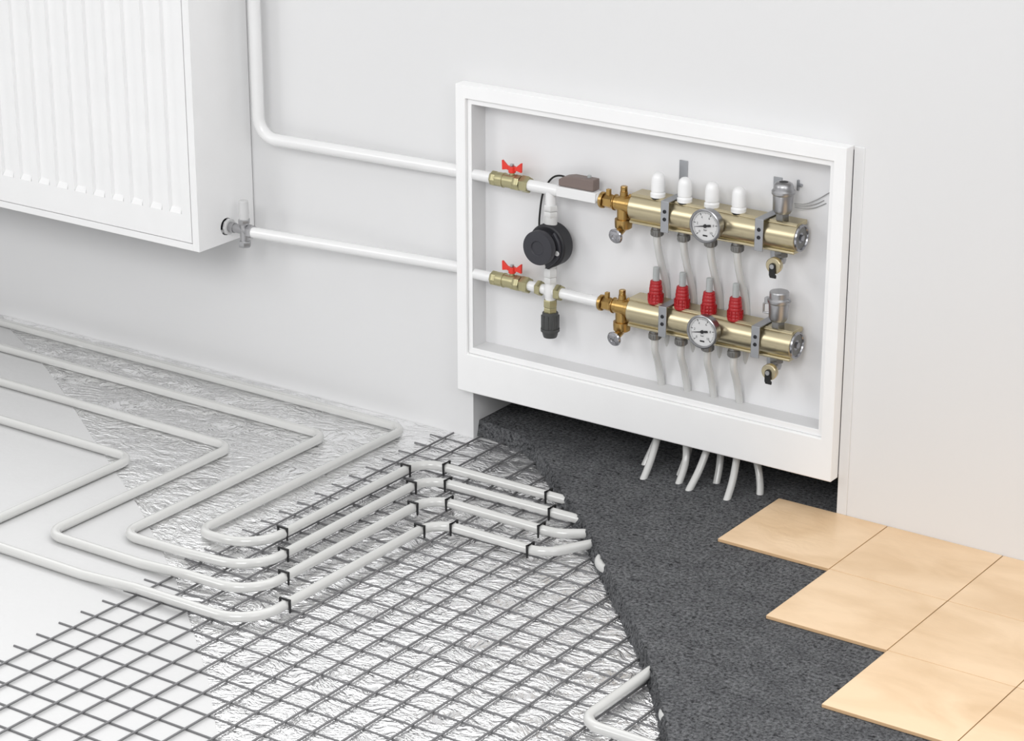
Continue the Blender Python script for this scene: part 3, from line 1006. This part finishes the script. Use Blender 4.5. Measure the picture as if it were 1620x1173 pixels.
def gauge():
    g = thing('pressure_gauge', (GX, -.05, GZ), 'round silver pressure gauge on the middle of the upper manifold', 'gauge', 'round pressure gauges')
    MB().lathe((GX, -.045, GZ), (0, -1, 0), [(0, .012), (.006, .012), (.0065, .036), (.009, .039), (.028, .0395), (.030, .0425), (.0345, .0425),
                                           (.0360, .0400), (.0355, .0375), (.0325, .0365)], 64, cap=False).build('case', M['bezel'], g)
    d = MB().lathe((GX, -.0755, GZ), (0, -1, 0), [(0, .0380), (.0005, .0380), (.0005, 0)], 64).build('dial', M['dial'], g)
    y = -.07635
    k = MB()
    for i in range(51):
        a = math.radians(225 - 270 * i / 50)
        major = i % 10 == 0
        r1 = .0335
        r0 = .0275 if major else (.0310 if i % 5 else .0298)
        w_ = .0009 if major else .0004
        c, s_ = math.cos(a), math.sin(a)
        vs = [k.bm.verts.new((GX + r * c - o_ * s_, y, GZ + r * s_ + o_ * c)) for r, o_ in ((r0, -w_), (r1, -w_), (r1, w_), (r0, w_))]
        k.bm.faces.new(vs)
        if major:
            text_mesh(k, str(i // 5), .0085, GX + .0225 * c, GZ + .0225 * s_, y)
    text_mesh(k, 'bar', .0075, GX, GZ - .0105, y)
    k.prism([(GX - .0065, GZ - .0265), (GX + .0065, GZ - .0265), (GX + .0065, GZ - .0225), (GX - .0065, GZ - .0225)], 'y', y, y + .0001)
    k.build('scale_marks', M['ink'], d)
    a = math.radians(191)
    n = MB()
    c, s_ = math.cos(a), math.sin(a)
    def R2(u, v):
        return (GX + u * c - v * s_, GZ + u * s_ + v * c)
    n.prism([R2(.0300, .0003), (R2(0, .0016)), R2(-.006, .0012), R2(-.007, .0030), R2(-.0160, .0026), R2(-.0160, -.0026), R2(-.007, -.0030), R2(-.006, -.0012), R2(0, -.0016), R2(.0300, -.0003)], 'y', -.0785, -.0778)
    n.lathe((GX, -.0765, GZ), (0, -1, 0), [(0, .0045), (.0030, .0045), (.0035, .003), (.0035, 0)], 20)
    n.build('needle', M['ink'], g)
    return g


g1 = gauge()
g2 = copy_tree(g1, None, (0, 0, DL + .001))
g2['label'] = 'round silver pressure gauge on the middle of the lower manifold'

# ------------------------------------------------------------------ air vents
VX = -.7745


def air_vent(z, label, closed):
    v = thing('air_vent', (VX, MY, z), label, 'air vent', 'silver air vents')
    MB().nut((VX, MY, z), (VX, MY, z + .018), .0172).build('hex_base', M['dsteel'], v)
    MB().lathe((VX, MY, z + .018), (0, 0, 1), [(0, .0195), (.004, .0215), (.006, .0228), (.044, .0250), (.046, .0272), (.048, .0282), (.054, .0282), (.056, .0265), (.058, .0245)], 40).build('vent_body', M['silver'], v)
    if closed:
        MB().lathe((VX, MY, z + .076), (0, 0, 1), [(0, .0235), (.013, .0240), (.0155, .0225), (.0155, 0)], 40).build('vent_cap', M['silver'], v)
        h = MB()
        h.tube([(VX - .022, -.020, z + .062), (VX - .037, -.022, z + .056), (VX - .037, -.022, z + .034), (VX - .020, -.020, z + .034)], .0030, 10)
        h.box(VX - .034, VX - .020, -.026, -.012, z + .058, z + .073)
        h.build('lever', M['silver'], v, bevel=.0015)
        MB().cyl((VX + .022, MY, z + .072), (VX + .031, MY - .003, z + .072), .0040, 16).build('side_screw', M['silver'], v)
    else:
        MB().lathe((VX, MY, z + .076), (0, 0, 1), [(0, .0240), (.008, .0238), (.013, .0215), (.0165, .0165), (.0172, .0120), (.0172, .0)], 40).build('vent_cap', M['silver'], v)
        MB().lathe((VX, MY, z + .0930), (0, 0, 1), [(0, .0108), (.0005, .0108), (.0005, 0)], 28).build('vent_hole', M['rubber'], v)


air_vent(.7195, 'silver air vent with a dark hole on top, on the upper manifold', False)
air_vent(.4490, 'silver air vent with a closed lid and side lever on the lower manifold', True)

# ------------------------------------------------------------------ drain valves
def drain():
    d = thing('drain_valve', (-.774, MY, .60), 'small drain valve with brass disc and black handle under the upper manifold', 'valve', 'drain valves with black handles')
    MB().nut((-.774, MY, .6465), (-.774, MY, .629), .0178).build('hex_base', M['dsteel'], d)
    b = MB()
    b.lathe((-.774, MY, .630), (0, 0, -1), [(0, .0120), (.010, .0130), (.018, .0110), (.020, .006)], 24)
    b.cyl((-.774, MY - .002, .622), (-.770, -.052, .6175), .0100, 24)
    b.build('elbow', M['silver'], d)
    b = MB()
    b.lathe((-.7695, -.046, .6175), (0.03, -1, -.06), [(0, .016), (.002, .0198), (.013, .0202), (.015, .0185), (.0155, .009), (.0155, 0)], 40)
    b.build('brass_disc', M['barbrass'], d)
    h = MB()
    y0, y1 = -.0660, -.0615
    ho = [(-.7695 + .0078 * math.cos(a), .6170 + .0078 * math.sin(a)) for a in (math.radians(t) for t in range(0, 181, 15))]
    h.prism(ho + [(-.7773, .5950), (-.7745, .5885), (-.7585, .5885), (-.7585, .5960), (-.7617, .5980)], 'y', y0, y1)
    h.build('handle', M['rubber'], d, bevel=.001)
    MB().lathe((-.7695, -.0658, .6170), (0, -1, 0), [(0, .0060), (.0015, .0056), (.0016, .0030), (.0008, .0028), (.0008, 0)], 24).build('screw', M['silver'], d)
    return d


d1 = drain()
d2 = copy_tree(d1, None, (-.001, 0, DL + .0005))
d2['label'] = 'small drain valve with brass disc and black handle under the lower manifold'

# small hook on the back panel and three thin wires
hk = MB()
hk.box(-.7620, -.7570, BY - .006, BY - .0002, .784, .810)
hk.box(-.7570, -.7480, BY - .010, BY - .0002, .795, .801)
tag(hk.build('hook', M['strap'], bevel=.001), 'tiny metal hook on the cabinet back right of the upper air vent', 'hook')
for pts, lab in ((((-.757, .010, .757), (-.735, .022, .7565), (-.707, .028, .770), (-.675, .030, .7925), (-.6470, .030, .8090)), 'top one of three thin grey wires, reaching the cabinet right side'),
                 (((-.757, .012, .752), (-.735, .024, .751), (-.712, .030, .7575), (-.690, .0325, .770)), 'middle one of three thin grey wires behind the upper air vent'),
                 (((-.757, .012, .747), (-.735, .024, .7445), (-.712, .030, .749), (-.684, .0325, .764)), 'lowest of three thin grey wires behind the upper air vent')):
    tag(MB().tube(smooth_path(pts, 6), .0011, 8).build('thin_wire', M['wire']), lab, 'wire', 'thin wires by the air vent')

# ------------------------------------------------------------------ pipes below the manifolds
NAMES = ('leftmost', 'second from left', 'third from left', 'rightmost')
low_end = ((-1.114, -.066), (-1.025, -.040), (-.981, -.063), (-.873, -.061))
up_end = ((-1.160, .014), (-1.051, .008), (-.948, .015), (-.822, .014))
for k, x in enumerate(PORTS):
    ex, ey = low_end[k]
    pts = [(x, MY, .352), (x, MY + .002, .318), (x, .006, .275), (x, .023, .2165), (x - .001, .030, .165), (x - .002 + (ex - x) * .2, .020, .10),
           (x + (ex - x) * .65, ey + .042, .035), (ex, ey, Z_SLAB - .001), (ex, ey - .02, -.028)]
    o = MB().tube(smooth_path(pts, 8), .0095, 20).build('outlet_pipe', M['fpipe'])
    tag(o, f'{NAMES[k]} of the pipes leaving the lower manifold through the cabinet floor', 'pipe', 'pipes under the lower manifold')
for k, x in enumerate(PORTS):
    ex, ey = up_end[k]
    pts = [(x, MY, .630), (x, MY + .001, .608), (x, -.006, .580), (x + .002, .007, .540), (x + .005, .020, .500), (x + .007, .029, .460), (x + .008, .033, .420),
           (x + .008, .0345, .380), (x + .007, .038, .345), (x + .006, .044, .31), (x + .004, .056, .24), (x, .062, .17),
           (x + (ex - x) * .3, .058, .10), (x + (ex - x) * .75, .038, .035), (ex, ey, Z_SLAB - .001), (ex, ey - .016, -.028)]
    o = MB().tube(smooth_path(pts, 8), .0095, 20).build('outlet_pipe', M['fpipe'])
    tag(o, f'{NAMES[k]} of the pipes leaving the upper manifold and passing behind the lower one', 'pipe', 'pipes under the upper manifold')
